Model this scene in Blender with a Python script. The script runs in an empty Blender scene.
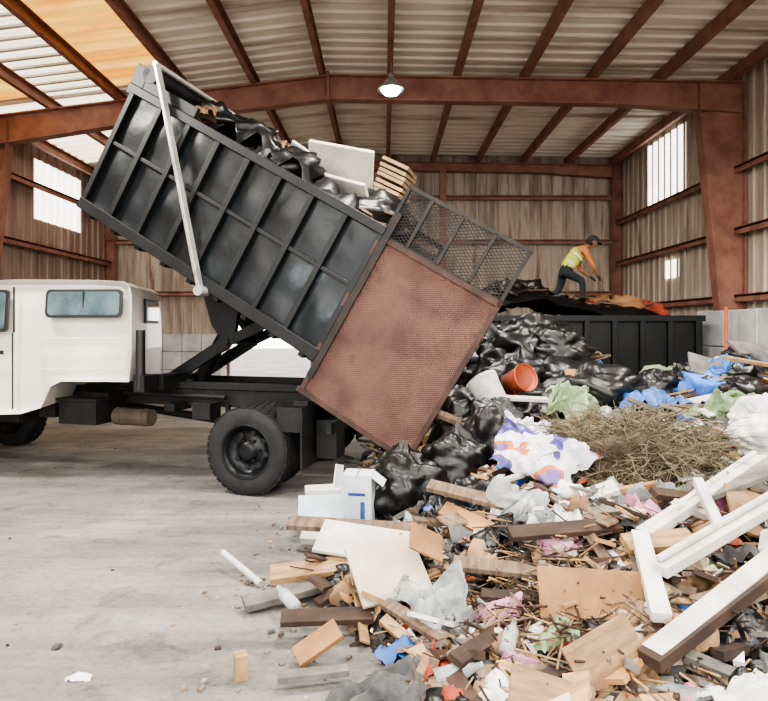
import bpy, math, random
from mathutils import Vector, Matrix, noise, Euler
R=random.Random(7)
def lin(h):
    h=h.lstrip('#'); o=[]
    for i in (0,2,4):
        c=int(h[i:i+2],16)/255
        o.append(c/12.92 if c<=.04045 else ((c+.055)/1.055)**2.4)
    return (*o,1)
# ---------------------------------------------------------------- materials
def mat(name,c1,c2=None,scale=4,rough=.6,metal=0,bump=0,bscale=None,stretch=(1,1,1),island=0,c3=None,
        emit=0,lo=.38,hi=.62,alpha=1,trans=0,coat=0,dist=.03):
    m=bpy.data.materials.new(name); m.use_nodes=True
    nt=m.node_tree; N=nt.nodes; L=nt.links
    b=N['Principled BSDF']; b.inputs['Roughness'].default_value=rough; b.inputs['Metallic'].default_value=metal
    tc=N.new('ShaderNodeTexCoord'); mp=N.new('ShaderNodeMapping'); mp.inputs['Scale'].default_value=stretch
    L.new(tc.outputs['Object'],mp.inputs[0])
    nz=N.new('ShaderNodeTexNoise'); nz.inputs['Scale'].default_value=scale; nz.inputs['Detail'].default_value=7
    nz.inputs['Roughness'].default_value=.6
    L.new(mp.outputs[0],nz.inputs['Vector'])
    cr=N.new('ShaderNodeValToRGB'); e=cr.color_ramp.elements
    e[0].position=lo; e[1].position=hi; e[0].color=lin(c1); e[1].color=lin(c2 or c1)
    if c3:
        x=cr.color_ramp.elements.new(min(.95,hi+.12)); x.color=lin(c3)
    L.new(nz.outputs['Fac'],cr.inputs[0]); col=cr.outputs[0]
    if island:
        g=N.new('ShaderNodeNewGeometry'); mr=N.new('ShaderNodeMapRange')
        mr.inputs['To Min'].default_value=1-island; mr.inputs['To Max'].default_value=1+island*.6
        L.new(g.outputs['Random Per Island'],mr.inputs[0])
        hs=N.new('ShaderNodeHueSaturation'); L.new(mr.outputs[0],hs.inputs['Value']); L.new(col,hs.inputs['Color']); col=hs.outputs[0]
    L.new(col,b.inputs['Base Color'])
    if bump:
        n2=N.new('ShaderNodeTexNoise'); n2.inputs['Scale'].default_value=bscale or scale*3; n2.inputs['Detail'].default_value=4
        L.new(mp.outputs[0],n2.inputs['Vector'])
        bp=N.new('ShaderNodeBump'); bp.inputs['Strength'].default_value=bump; bp.inputs['Distance'].default_value=dist
        L.new(n2.outputs['Fac'],bp.inputs['Height']); L.new(bp.outputs[0],b.inputs['Normal'])
    if emit:
        L.new(col,b.inputs['Emission Color']); b.inputs['Emission Strength'].default_value=emit
    if alpha<1: b.inputs['Alpha'].default_value=alpha
    if trans: b.inputs['Transmission Weight'].default_value=trans
    if coat: b.inputs['Coat Weight'].default_value=coat
    return m
M_={}
def floormat():
    m=mat('concrete_floor','#625f5b','#7f7b76',.8,.8,bump=.35,bscale=26,c3='#908b84',lo=.32,hi=.56)
    nt=m.node_tree;N=nt.nodes;L=nt.links;b=N['Principled BSDF']
    old=b.inputs['Base Color'].links[0].from_socket
    tc=N.new('ShaderNodeTexCoord')
    def layer(scale,stretch,rot,i0,i1,o0,o1,det=8,dist=0):
        mp=N.new('ShaderNodeMapping'); mp.inputs['Scale'].default_value=stretch; mp.inputs['Rotation'].default_value=(0,0,rot)
        L.new(tc.outputs['Object'],mp.inputs[0])
        n=N.new('ShaderNodeTexNoise'); n.inputs['Scale'].default_value=scale; n.inputs['Detail'].default_value=det; n.inputs['Roughness'].default_value=.7; n.inputs['Distortion'].default_value=dist
        L.new(mp.outputs[0],n.inputs[0]); mr=N.new('ShaderNodeMapRange'); L.new(n.outputs['Fac'],mr.inputs[0])
        for k,v in zip((1,2,3,4),(i0,i1,o0,o1)): mr.inputs[k].default_value=v
        return mr.outputs[0]
    ls=[layer(1.6,(.35,1.6,1),.35,.36,.6,.66,1.14),layer(24,(1,1,1),0,.32,.5,.66,1.0,5),
        layer(1.1,(.3,2.6,1),-.25,.34,.47,.78,1.0,4,1.2),layer(3.2,(1,1,1),0,.3,.45,.52,1.0,6,1.0)]
    cur=ls[0]
    for l in ls[1:]:
        mu=N.new('ShaderNodeMath'); mu.operation='MULTIPLY'; L.new(cur,mu.inputs[0]); L.new(l,mu.inputs[1]); cur=mu.outputs[0]
    hs=N.new('ShaderNodeHueSaturation'); L.new(old,hs.inputs['Color']); L.new(cur,hs.inputs['Value']); L.new(hs.outputs[0],b.inputs['Base Color'])
    return m
M_['floor']=floormat()
M_['roof']=mat('roof_liner','#b9ad9d','#f6f0e6',1.2,.7,stretch=(.25,2.6,1),lo=.34,hi=.5)
M_['red']=mat('red_oxide_steel','#805649','#9c7061',3,.65,bump=.1)
M_['wall']=mat('weathered_sheet','#85766a','#beb2a4',1.3,.65,stretch=(2.5,2.5,.3),bump=.1,c3='#7a5845',lo=.36,hi=.56)
M_['wallL']=mat('weathered_sheet_red','#7f675d','#aa958a',1.3,.65,stretch=(2.5,2.5,.3),c3='#7a5648')
M_['wallR']=mat('weathered_sheet_pale','#9a8c7e','#cabfb1',1.3,.65,stretch=(2.5,2.5,.3),c3='#806756',lo=.35,hi=.58)
M_['glow']=mat('fibreglass_daylight','#faf0de','#ffffff',2,.5,emit=3.2)
M_['glowt']=mat('skylight_sheet','#f2e2c0','#fff6e4',1.5,.5,emit=2.0,stretch=(.4,2,1))
M_['amber']=mat('yellowed_daylight','#e29c3a','#f8c868',1.5,.5,emit=1.4,stretch=(.4,2,1))
M_['block']=mat('concrete_block','#b2b4b5','#d2d2d0',3,.85,bump=.3,bscale=25,island=.12)
M_['body']=mat('painted_navy_steel','#0e1316','#1a2227',1.6,.38,metal=.2,bump=.25,bscale=5,c3='#46535a',lo=.42,hi=.6)
M_['bodyd']=mat('painted_navy_dark','#08090b','#12171a',4,.5,metal=.2)
M_['chas']=mat('chassis_black','#0c0e0f','#1b1b1b',6,.6,metal=.2,c3='#302c28')
M_['tyre']=mat('tyre_rubber','#131416','#202124',8,.8,bump=.2)
M_['rim']=mat('rim_black','#0d0f12','#1c2024',8,.4,metal=.4)
M_['white']=mat('cab_white_paint','#cac6be','#e0ddd5',2,.35,coat=.3)
M_['glass']=mat('cab_glass','#3a4c52','#6a7e84',1.5,.08,coat=.6)
M_['rubber']=mat('black_trim','#0c0d0e','#181818',5,.5)
M_['alu']=mat('aluminium','#a4a4a0','#c6c6c0',6,.35,metal=.6)
M_['bronze']=mat('tank_dusty','#403a33','#5c5246',4,.5,metal=.3)
M_['mesh']=mat('black_mesh_steel','#121314','#2b221d',6,.6,metal=.2)
M_['lampw']=mat('lamp_glow','#fff2d4','#fffaf0',2,.5,emit=45)
def rusty():
    m=mat('rusty_expanded_sheet','#4a322b','#66473c',3,.75,bump=0,c3='#3b2721',lo=.35,hi=.6)
    nt=m.node_tree;N=nt.nodes;L=nt.links;b=N['Principled BSDF']
    tc=N.new('ShaderNodeTexCoord'); sx=N.new('ShaderNodeSeparateXYZ'); L.new(tc.outputs['Object'],sx.inputs[0])
    def mth(op,a,bv=None):
        n=N.new('ShaderNodeMath'); n.operation=op
        for i,v in enumerate((a,bv)):
            if v is None: continue
            if isinstance(v,(int,float)): n.inputs[i].default_value=v
            else: L.new(v,n.inputs[i])
        return n.outputs[0]
    z2=mth('MULTIPLY',sx.outputs[2],1.7)
    a=mth('ADD',sx.outputs[0],z2); c=mth('SUBTRACT',sx.outputs[0],z2)
    sa=mth('ABSOLUTE',mth('SINE',mth('MULTIPLY',a,95))); sc=mth('ABSOLUTE',mth('SINE',mth('MULTIPLY',c,95)))
    pr=mth('MINIMUM',sa,sc)
    old=b.inputs['Base Color'].links[0].from_socket
    mr=N.new('ShaderNodeMapRange'); L.new(pr,mr.inputs[0]); mr.inputs[1].default_value=.15; mr.inputs[2].default_value=.6
    mr.inputs[3].default_value=1.35; mr.inputs[4].default_value=.72
    hs=N.new('ShaderNodeHueSaturation'); L.new(old,hs.inputs['Color']); L.new(mr.outputs[0],hs.inputs['Value'])
    L.new(hs.outputs[0],b.inputs['Base Color'])
    bp=N.new('ShaderNodeBump'); bp.inputs['Strength'].default_value=.6; bp.inputs['Distance'].default_value=.008; bp.invert=True
    L.new(pr,bp.inputs['Height']); L.new(bp.outputs[0],b.inputs['Normal'])
    return m
M_['rust']=rusty()
def pilemat():
    m=mat('mixed_debris','#5c4a3c','#857360',8,.85,bump=1,bscale=25)
    nt=m.node_tree;N=nt.nodes;L=nt.links;b=N['Principled BSDF']
    v=N.new('ShaderNodeTexVoronoi'); v.inputs['Scale'].default_value=13
    tc=N.new('ShaderNodeTexCoord'); L.new(tc.outputs['Object'],v.inputs['Vector'])
    sx=N.new('ShaderNodeSeparateColor'); L.new(v.outputs['Color'],sx.inputs[0])
    cr=N.new('ShaderNodeValToRGB'); cr.color_ramp.interpolation='CONSTANT'
    cols=['#100e0d','#2b211a','#3f3329','#171717','#50443a','#5f5a54','#261b15','#332e29']
    e=cr.color_ramp.elements; e[0].color=lin(cols[0]); e[1].position=.9; e[1].color=lin(cols[-1])
    for i,c in enumerate(cols[1:-1]):
        x=e.new((i+1)/8); x.color=lin(c)
    L.new(sx.outputs[0],cr.inputs[0]); L.new(cr.outputs[0],b.inputs['Base Color'])
    return m
M_['pile']=pilemat()
WOOD=[mat('wood_pine','#8a6a48','#b09069',5,.75,stretch=(1,6,1),island=.4),
      mat('wood_aged','#5b4a3b','#7e6b59',5,.85,stretch=(6,1,1),island=.4),
      mat('wood_dark','#2a1e18','#463226',5,.85,island=.4),
      mat('plywood_orange','#866039','#a87c52',3,.75,island=.3),
      mat('wood_painted_white','#bfbbb2','#dcd9d1',5,.6,island=.15,c3='#8f8678'),
      mat('wood_grey','#5a554f','#7d7871',6,.9,island=.35)]
SHEET=[mat('plastic_white','#b6b7b7','#e2e1de',4,.45,island=.25,bump=.4,bscale=12),
       mat('plastic_black','#060607','#0d0e0f',4,.4,bump=.25,bscale=6,dist=.03),
       mat('cloth_grey','#3b3b3d','#5a5a59',6,.85,island=.4,bump=.5,bscale=20),
       mat('cardboard','#775c42','#9a7c5e',4,.9,island=.3),
       mat('plastic_blue','#1d4180','#3a70b8',4,.5,island=.3,bump=.4),
       mat('plastic_green','#57704a','#93a981',4,.55,island=.25,bump=.6,bscale=12,c3='#c0cab2'),
       mat('plastic_clear_grey','#8c9292','#c4c9c7',5,.2,alpha=.7,bump=.8,bscale=14),
       mat('fabric_red','#7f2f20','#a84c30',5,.85,island=.35),
       mat('paper_cream','#aea28a','#cfc4ad',4,.85,island=.25),
       mat('packaging_pink','#a0647c','#c48fa2',5,.6,island=.35)]
# ---------------------------------------------------------------- mesh builder
def rotm(rx=0,ry=0,rz=0): return Euler((rx,ry,rz)).to_matrix()
class MB:
    def __init__(s): s.v=[];s.f=[];s.m=[];s.s=[]
    def add(s,vs,fs,mi=0,sm=False):
        o=len(s.v); s.v+=[tuple(v) for v in vs]
        for f in fs: s.f.append([i+o for i in f]); s.m.append(mi); s.s.append(sm)
    def box(s,c,d,rot=None,mi=0):
        c=Vector(c); vs=[]
        for z in(-.5,.5):
            for y in(-.5,.5):
                for x in(-.5,.5):
                    p=Vector((x*d[0],y*d[1],z*d[2]))
                    if rot: p=rot@p
                    vs.append(c+p)
        s.add(vs,[(0,2,3,1),(4,5,7,6),(0,1,5,4),(2,6,7,3),(0,4,6,2),(1,3,7,5)],mi)
    def beam(s,p,q,w,h,mi=0,up=(0,0,1)):
        p=Vector(p);q=Vector(q);d=q-p;L=d.length;x=d.normalized();u=Vector(up)
        if abs(x.dot(u))>.98:u=Vector((0,1,0))
        y=u.cross(x).normalized();z=x.cross(y)
        rot=Matrix((x,y,z)).transposed()
        s.box((p+q)/2,(L,w,h),rot,mi)
    def cyl(s,p,q,r0,r1=None,n=12,mi=0,cap=True):
        r1=r0 if r1 is None else r1
        p=Vector(p);q=Vector(q);x=(q-p).normalized();u=Vector((0,0,1)) if abs(x.z)<.9 else Vector((0,1,0))
        y=u.cross(x).normalized();z=x.cross(y);vs=[]
        for c,r in((p,r0),(q,r1)):
            for i in range(n):
                a=i*2*math.pi/n; vs.append(c+y*math.cos(a)*r+z*math.sin(a)*r)
        s.add(vs,[(i,(i+1)%n,n+(i+1)%n,n+i) for i in range(n)],mi,True)
        if cap: s.add(vs[:n],[tuple(range(n))[::-1]],mi); s.add(vs[n:],[tuple(range(n))],mi)
    def lathe(s,prof,org,ax,n=40,mi=0):
        x=Vector(ax).normalized();u=Vector((0,0,1)) if abs(x.z)<.9 else Vector((0,1,0))
        y=u.cross(x).normalized();z=x.cross(y);o=Vector(org);vs=[]
        for a_,r in prof:
            for i in range(n):
                a=i*2*math.pi/n; vs.append(o+x*a_+y*math.cos(a)*r+z*math.sin(a)*r)
        k=len(prof)
        s.add(vs,[(j*n+i,j*n+(i+1)%n,(j+1)*n+(i+1)%n,(j+1)*n+i) for j in range(k-1) for i in range(n)],mi,True)
    def prism(s,poly,y0,y1,mi=0):
        n=len(poly);vs=[(x,y0,z) for x,z in poly]+[(x,y1,z) for x,z in poly]
        s.add(vs,[tuple(range(n)),tuple(range(n,2*n))[::-1]]+[(i,n+i,n+(i+1)%n,(i+1)%n) for i in range(n)],mi)
    def sheet(s,c,w,d,amp=.05,rot=None,mi=0,seed=0,n=14,freq=5,drape=None,th=0):
        c=Vector(c);vs=[]
        for j in range(n+1):
            for i in range(n+1):
                a=i/n-.5;b=j/n-.5
                e=1+.45*noise.noise(Vector((a*3+seed,b*3,seed*1.7)))
                x=a*w*e;y=b*d*e
                q=Vector((x*freq+seed*3.1,y*freq,seed))
                z=amp*(abs(noise.noise(q))*2-.3+.9*abs(noise.noise(q*2.1))+.5*noise.noise(q*4.3))
                x+=amp*.8*noise.noise(q*1.3+Vector((5,0,0))); y+=amp*.8*noise.noise(q*1.3+Vector((0,7,0)))
                z-=amp*1.2*(max(abs(a),abs(b))*2)**3
                p=Vector((x,y,z))
                if rot:p=rot@p
                p=c+p
                if drape: p.z=drape(p.x,p.y)+(p.z-c.z)+(c.z-drape(c.x,c.y))
                vs.append(p)
        s.add(vs,[(j*(n+1)+i,j*(n+1)+i+1,(j+1)*(n+1)+i+1,(j+1)*(n+1)+i) for j in range(n) for i in range(n)],mi,True)
    def bag(s,c,r,mi=0,seed=0,neck=True,n=28,amp=.22,rot=None):
        c=Vector(c);vs=[];m=n//2+4
        for j in range(m+1):
            ph=math.pi*j/m
            for i in range(n):
                th=2*math.pi*i/n
                d=Vector((math.sin(ph)*math.cos(th),math.sin(ph)*math.sin(th),math.cos(ph)))
                k=1+amp*noise.noise(d*1.6+Vector((seed,0,0)))*1.4+amp*.6*(abs(noise.noise(d*2.8+Vector((0,seed,0))))*2-.5)+amp*.2*(abs(noise.noise(d*6.5+Vector((0,seed,3))))*2-.4)
                if neck and ph<.3: k*=1+ (.3-ph)*.6; d=Vector((d.x*.6,d.y*.6,d.z))
                p=Vector((d.x*r[0]*k,d.y*r[1]*k,max(d.z,-.8)*r[2]*k))
                if rot:p=rot@p
                vs.append(c+p)
        s.add(vs,[(j*n+i,(j+1)*n+i,(j+1)*n+(i+1)%n,j*n+(i+1)%n) for j in range(m) for i in range(n)],mi,True)
    def obj(s,name,mats,parent=None,mtx=None,bevel=0,subs=0):
        me=bpy.data.meshes.new(name); me.from_pydata(s.v,[],s.f)
        for m in mats: me.materials.append(m)
        me.polygons.foreach_set('material_index',s.m); me.polygons.foreach_set('use_smooth',s.s); me.update()
        o=bpy.data.objects.new(name,me); bpy.context.collection.objects.link(o)
        if parent:o.parent=parent
        if mtx:o.matrix_local=mtx
        if bevel:
            b=o.modifiers.new('bev','BEVEL'); b.width=bevel;b.segments=3;b.limit_method='ANGLE'
        return o
def empty(name,mtx=None):
    e=bpy.data.objects.new(name,None); bpy.context.collection.objects.link(e); e.empty_display_size=.2
    if mtx:e.matrix_world=mtx
    return e
# ---------------------------------------------------------------- building
XL,XR,YB,YF=-7.6,6.5,16.5,-2.0; RX=-1.0
def roofz(x): return 6.3+(x-RX)*(5.5-6.3)/(XL-RX) if x<RX else 6.3-(x-RX)*.12/(XR-RX)
b=MB(); b.add([(-30,-25,0),(30,-25,0),(30,45,0),(-30,45,0)],[(0,1,2,3)]); b.obj('floor',[M_['floor']])
PROF=[(0,0),(.2,0),(.22,.03),(.28,.03),(.3,0)]
def ribpos(a0,a1):
    out=[];a=a0
    while a<a1:
        for d,o in PROF[:-1]:
            if a+d<=a1: out.append((a+d,o))
        a+=.3
    out.append((a1,0)); return out
def ribwall(b,axis,a0,a1,c,sgn,z0,z1,mi=0):
    vs=[];P=ribpos(a0,a1)
    for a,o in P:
        for z in(z0,None):
            x,y=(a,c+sgn*o) if axis=='x' else (c+sgn*o,a)
            zz=z if z is not None else (z1 if z1 is not None else roofz(x))
            vs.append((x,y,zz))
    b.add(vs,[(2*i,2*i+2,2*i+3,2*i+1) for i in range(len(P)-1)],mi)
b=MB(); ribwall(b,'x',XL,-4.3,YB,-1,0,None); ribwall(b,'x',-4.3,-1.9,YB,-1,2.1,None); ribwall(b,'x',-1.9,XR,YB,-1,0,None)
b.obj('wall_back',[M_['wall']])
b=MB(); ribwall(b,'y',YF,YB,XL,1,0,None); b.obj('wall_left',[M_['wallL']])
b=MB(); ribwall(b,'y',YF,YB,XR,-1,0,None); b.obj('wall_right',[M_['wallR']])
b=MB(); P=ribpos(YF,YB)
for xa,xb in((XL,RX),(RX,XR)):
    vs=[]
    for y,o in P:
        vs+=[(xa,y,roofz(xa)-o*1.3),(xb,y,roofz(xb)-o*1.3)]
    b.add(vs,[(2*i,2*i+1,2*i+3,2*i+2) for i in range(len(P)-1)])
b.obj('ceiling',[M_['roof']])
b=MB(); xs=[XL+.35+1.22*i for i in range(12)]
for x in xs:
    if x>XR-.2: continue
    z=roofz(x)
    b.box((x,(YF+YB)/2,z-.15),(.02,YB-YF,.2)); b.box((x+.04,(YF+YB)/2,z-.245),(.09,YB-YF,.012)); b.box((x+.04,(YF+YB)/2,z-.055),(.09,YB-YF,.012))
b.obj('trim_purlins',[M_['red']])
def ibeam(b,p,q,d0,d1,fl=.2):
    p=Vector(p);q=Vector(q);dz=Vector((0,0,-1))
    w=[p,q,q+dz*d1,p+dz*d0]; t=Vector((0,.012,0))
    b.add([v-t for v in w]+[v+t for v in w],[(0,1,2,3),(7,6,5,4),(0,4,5,1),(3,2,6,7)])
    b.beam(p,q,fl,.025); b.beam(p+dz*d0,q+dz*d1,fl,.025)
k=0
for y in(-1.0,4.9,10.8,16.3):
    b=MB()
    zl,zr,zt=roofz(XL)-.26,roofz(XR)-.26,roofz(RX)-.26
    d=.42 if y<16 else .22
    ibeam(b,(XL+.06,y,zl),(-4.6,y,roofz(-4.6)-.26),d+.1,d); ibeam(b,(-4.6,y,roofz(-4.6)-.26),(RX,y,zt),d,d)
    ibeam(b,(RX,y,zt),(4.2,y,roofz(4.2)-.26),d,d); ibeam(b,(4.2,y,roofz(4.2)-.26),(XR-.06,y,zr),d,d+.12)
    b.box((RX,y,zt-.2),(.04,.24,d+.1))
    for X,s,zz,dd in((XL,1,zl,d+.1),(XR,-1,zr,d+.12)):
        top=.85 if y<16 else .3; bot=.3
        ox=X+s*.05; it=X+s*top; ib=X+s*bot; zk=zz-dd
        t=.022
        b.add([(ox,y-t,0),(ib,y-t,0),(it,y-t,zk),(ox,y-t,zk+.1)]+[(ox,y+t,0),(ib,y+t,0),(it,y+t,zk),(ox,y+t,zk+.1)],[(0,1,2,3),(7,6,5,4),(1,5,6,2)])
        b.add([(ib,y-.11,0),(ib+s*.02,y-.11,0),(it+s*.02,y-.11,zk),(it,y-.11,zk),(ib,y+.11,0),(ib+s*.02,y+.11,0),(it+s*.02,y+.11,zk),(it,y+.11,zk)],[(0,1,2,3),(4,7,6,5),(0,4,5,1),(1,5,6,2),(3,2,6,7),(0,3,7,4)])
        b.box((ox,y,zz/2),(.025,.22,zz)); b.box((it,y,zz-dd/2),(.02,.2,dd))
        b.box((X+s*.22,y,.02),(.4,.3,.04))
    k+=1; b.obj('trim_%d'%k,[M_['red']])
b=MB()
for z in(1.9,3.3,4.6):
    b.box((XL+.12,(YF+YB)/2,z),(.18,YB-YF,.05)); b.box((XL+.2,(YF+YB)/2,z-.05),(.02,YB-YF,.12))
for z in(2.1,3.3,4.4):
    b.box((XR-.12,(YF+YB)/2,z),(.18,YB-YF,.05)); b.box((XR-.2,(YF+YB)/2,z-.05),(.02,YB-YF,.12))
for z in(2.5,3.9,5.1):
    b.box(((XL+XR)/2,YB-.14,z),(XR-XL,.18,.05)); b.box(((XL+XR)/2,YB-.22,z-.05),(XR-XL,.02,.1))
for x in(-4.45,-1.75,1.6): b.box((x,YB-.2,roofz(x)/2-.2),(.16,.2,roofz(x)-.5))
b.obj('trim_girts',[M_['red']])
def winpanel(name,y0,y1,z0,z1,X,s,mk='glow'):
    b=MB(); ribwall(b,'y',y0,y1,X+s*.012,s,z0,z1); b.obj(name,[M_[mk]])
winpanel('window_1',13.0,15.0,3.9,5.2,XL,1)
winpanel('window_2',12.9,14.7,4.5,5.95,XR,-1)
winpanel('window_3',13.2,13.9,2.65,3.05,XR,-1)
def sky(name,x0,x1,y0,y1,mk):
    b=MB();P=ribpos(y0,y1);vs=[]
    for y,o in P: vs+=[(x0,y,roofz(x0)-o*1.3-.012),(x1,y,roofz(x1)-o*1.3-.012)]
    b.add(vs,[(2*i,2*i+1,2*i+3,2*i+2) for i in range(len(P)-1)]); b.obj(name,[M_[mk]])
sky('window_4',-4.8,-3.65,4.9,10.7,'amber')
sky('window_5',-7.2,-6.05,6.1,10.7,'amber')
sky('window_6',-6.0,-4.86,5.0,10.7,'glowt')
sky('window_7',-7.2,-5.0,10.9,14.5,'glowt')
b=MB()
b.box((-4.25,YB-.14,1.03),(.1,.1,2.06)); b.box((-1.95,YB-.14,1.03),(.1,.1,2.06)); b.box((-3.1,YB-.14,2.1),(2.4,.1,.1))
b.obj('door_1',[M_['red']])
def blocks(name,x0,y0,dx,dy,nx,nz,L=.9,H=.6,T=.6):
    b=MB()
    for j in range(nz):
        for i in range(nx):
            b.box((x0+dx*(i+.5)*(L+.012),y0+dy*(i+.5)*(L+.012),H*(j+.5)+j*.006),(L if dx else T,L if dy else T,H-.004))
    b.obj(name,[M_['block']],bevel=.02)
blocks('concrete_block_wall',-7.2,15.7,1,0,6,3,L=.49,H=.45)
blocks('concrete_block_wall',5.85,6.3,0,1,5,3,L=.86,H=.6)
blocks('concrete_block_wall',-.5,15.7,1,0,6,2,L=.88,H=.6)
b=MB(); b.cyl((5.36,9.4,0),(5.36,9.4,1.85),.025,n=12); b.lathe([(0,.1),(.03,.1),(.04,.03)],(5.36,9.4,0),(0,0,1),20); b.obj('orange_marker_post',[mat('marker_orange','#c4532a','#d8683a',4,.5)])
def lamp(x,y,z,power):
    e=empty('high_bay_or_added_lamp',Matrix.Translation((x,y,z)))
    b=MB(); b.lathe([(0,.04),(.02,.1),(-.03,.12),(-.16,.24),(-.17,.24),(-.03,.11)],(0,0,0),(0,0,1),24); b.cyl((0,0,0),(0,0,.12),.06,.05); b.cyl((0,0,.1),(0,0,roofz(x)-.1-z),.008,n=6)
    b.obj('reflector',[M_['alu']],e)
    b=MB(); b.lathe([(-.05,.001),(-.06,.1),(-.16,.17),(-.22,.12),(-.25,.001)],(0,0,0),(0,0,1),20); b.obj('bulb',[M_['lampw']],e)
    l=bpy.data.lights.new('lamp_light','AREA'); l.energy=power; l.shape='DISK'; l.size=.9 if y<8 else .3; l.color=(1,.94,.85)
    o=bpy.data.objects.new('light',l); bpy.context.collection.objects.link(o); o.parent=e; o.location=(0,0,-.28)
lamp(.12,10.2,5.72,200)
for x in(-4,0.5,4.5):
    for y in(.5,4.6): lamp(x,y,5.0,360 if y>1 else 260)  # six unseen lamps with housings, added overhead to brighten the interior
# ---------------------------------------------------------------- truck
TH=math.radians(163.7); T=Matrix.Translation((-.975,6.372,0))@Matrix.Rotation(TH,4,'Z')
truck=empty('dump_truck',T)
def wheel(name,x,ys,r=.4,w=.24):
    b=MB()
    for y in ys:
        h=w/2
        b.lathe([(-h*.9,.235),(-h,.3),(-h*.95,r*.93),(-h*.7,r),(h*.7,r),(h*.95,r*.93),(h,.3),(h*.9,.235)],(x,y,r),(0,1,0),48,0)
        for i in range(36):
            a=i*math.pi/18
            for k,yy in enumerate((-.07,0,.07)):
                aa=a+k*.05
                b.box((x+math.cos(aa)*r,y+yy,r+math.sin(aa)*r),(.012,.055,.05),rotm(0,-aa,0),0)
        b.lathe([(h*.9,.24),(h*.95,.25),(h*.8,.225),(h*.55,.21),(h*.15,.19),(h*.05,.12),(h*.25,.1),(h*.25,.085),(h*.8,.08),(h*.85,.05),(h*.85,.001)],(x,y,r),(0,1,0),40,1)
        b.lathe([(-h*.9,.24),(-h*.5,.2),(-h*.3,.001)],(x,y,r),(0,1,0),24,1)
        for i in range(6):
            a=i*math.pi/3; b.cyl((x+math.cos(a)*.1,y+h*.1,r+math.sin(a)*.1),(x+math.cos(a)*.1,y+h*.42,r+math.sin(a)*.1),.014,n=6,mi=1)
        for i in range(8):
            a=i*math.pi/4+.2; b.cyl((x+math.cos(a)*.158,y+h*.12,r+math.sin(a)*.158),(x+math.cos(a)*.158,y+h*.2,r+math.sin(a)*.158),.026,n=10,mi=0)
    return b.obj(name,[M_['tyre'],M_['rim']],truck)
wheel('wheel_rear_left',0,(.88,.61)); wheel('wheel_rear_right',0,(-.88,-.61))
wheel('wheel_front_left',4.1,(.82,)); wheel('wheel_front_right',4.1,(-.35,))
b=MB()
for y in(.4,-.4):
    b.box((1.85,y,.8),(5.26,.02,.17)); b.box((1.85,y-math.copysign(.035,y),.88),(5.26,.08,.014)); b.box((1.85,y-math.copysign(.035,y),.72),(5.26,.08,.014))
    b.box((.55,y,.925),(2.6,.07,.07))
for x in(-.7,-.3,.45,1.1,1.8,2.6): b.box((x,0,.8),(.08,.78,.14))
b.cyl((0,-.9,.4),(0,.9,.4),.07,n=14); b.bag((0,0,.4),(.17,.17,.2),0,2,False,16,.02)
b.cyl((4.1,-.35,.4),(4.1,.8,.4),.05)
b.cyl((0,0,.42),(2.3,0,.65),.045)
for y in(.45,-.45):
    for i in range(4): b.box((0,y,.56+i*.018),(1.1-.2*i,.07,.014))
    b.beam((.5,y,.58),(.5,y,.74),.04,.04); b.beam((-.5,y,.58),(-.5,y,.74),.04,.04)
b.box((1.98,.72,.66),(.46,.3,.24)); b.box((1.98,.72,.79),(.5,.34,.03)); b.box((1.95,.55,.8),(.4,.3,.1))
b.box((2.4,.7,.66),(.2,.26,.14)); b.box((2.9,.7,.62),(.3,.3,.2))
b.cyl((1.0,.3,.95),(2.2,.3,.95),.03); b.box((1.2,.1,.95),(.2,.3,.14))
b.box((.65,.6,.7),(.2,.2,.16)); b.box((1.05,.5,.72),(.12,.3,.08)); b.cyl((.5,.5,.82),(2.2,.46,.84),.025)
for y in(.75,-.75):
    b.box((-.55,y,.55),(.02,.5,.55)); b.box((-.5,y*.8,.84),(.14,.6,.05)); b.box((-.42,y,.7),(.25,.42,.22))
b.box((-.72,0,.82),(.08,1.5,.12)); b.box((-.75,0,.62),(.05,1.7,.1))
b.box((-.68,.62,.5),(.2,.22,.35))
b.obj('chassis',[M_['chas']],truck,bevel=.004)
b=MB(); b.cyl((1.2,.72,.62),(1.62,.72,.62),.085,n=20); b.cyl((1.26,.72,.62),(1.29,.72,.62),.09,n=20); b.cyl((1.52,.72,.62),(1.55,.72,.62),.09,n=20); b.obj('air_tank',[M_['bronze']],truck)
def cabwarp(b):
    out=[]
    for x,y,z in b.v:
        y2=y if y>0 else y*.42
        out.append((x+.24*(.98-y2),y2,z))
    b.v=out
CM=Matrix.Translation((1.25,.98,0))@Matrix.Rotation(math.radians(12),4,'Z')@Matrix.Translation((-1.25,-.98,0))
b=MB()
cabp=[(1.26,1.0),(1.235,1.3),(1.245,1.84),(1.27,1.93),(1.34,1.975),(1.6,1.99),(2.4,2.0),(3.6,1.975),(3.8,1.93),(4.1,1.42),(4.25,1.3),(4.55,1.2),(4.58,.7),(4.5,.66),(4.45,.8),(4.3,.9),(3.95,.9),(3.7,.76),(3.6,.62),(2.35,.68),(2.15,.74),(2.05,.95),(1.95,1.0)]
n=len(cabp); cx,cz=2.5,1.35
def insc(x,z,k): return (cx+(x-cx)*(1-k*.6),cz+(z-cz)*(1-k))
def side(y,z,s): return s*(y-(.07*max(0,(z-1.42))/.55 if z>1.42 else 0))
vs=[]
rings=[(-.9,.07),(-.95,.03),(-.975,.008),(-.98,0),(.98,0),(.975,.008),(.95,.03),(.9,.07)]
for y,k in rings:
    for x,z in cabp:
        xx,zz=insc(x,z,k); vs.append((xx,side(abs(y),zz,1 if y>0 else -1),zz))
K=len(rings)
fs=[(j*n+i,(j+1)*n+i,(j+1)*n+(i+1)%n,j*n+(i+1)%n) for j in range(K-1) for i in range(n)]
fs+=[tuple(range(n))[::-1],tuple(range((K-1)*n,K*n))]
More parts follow.
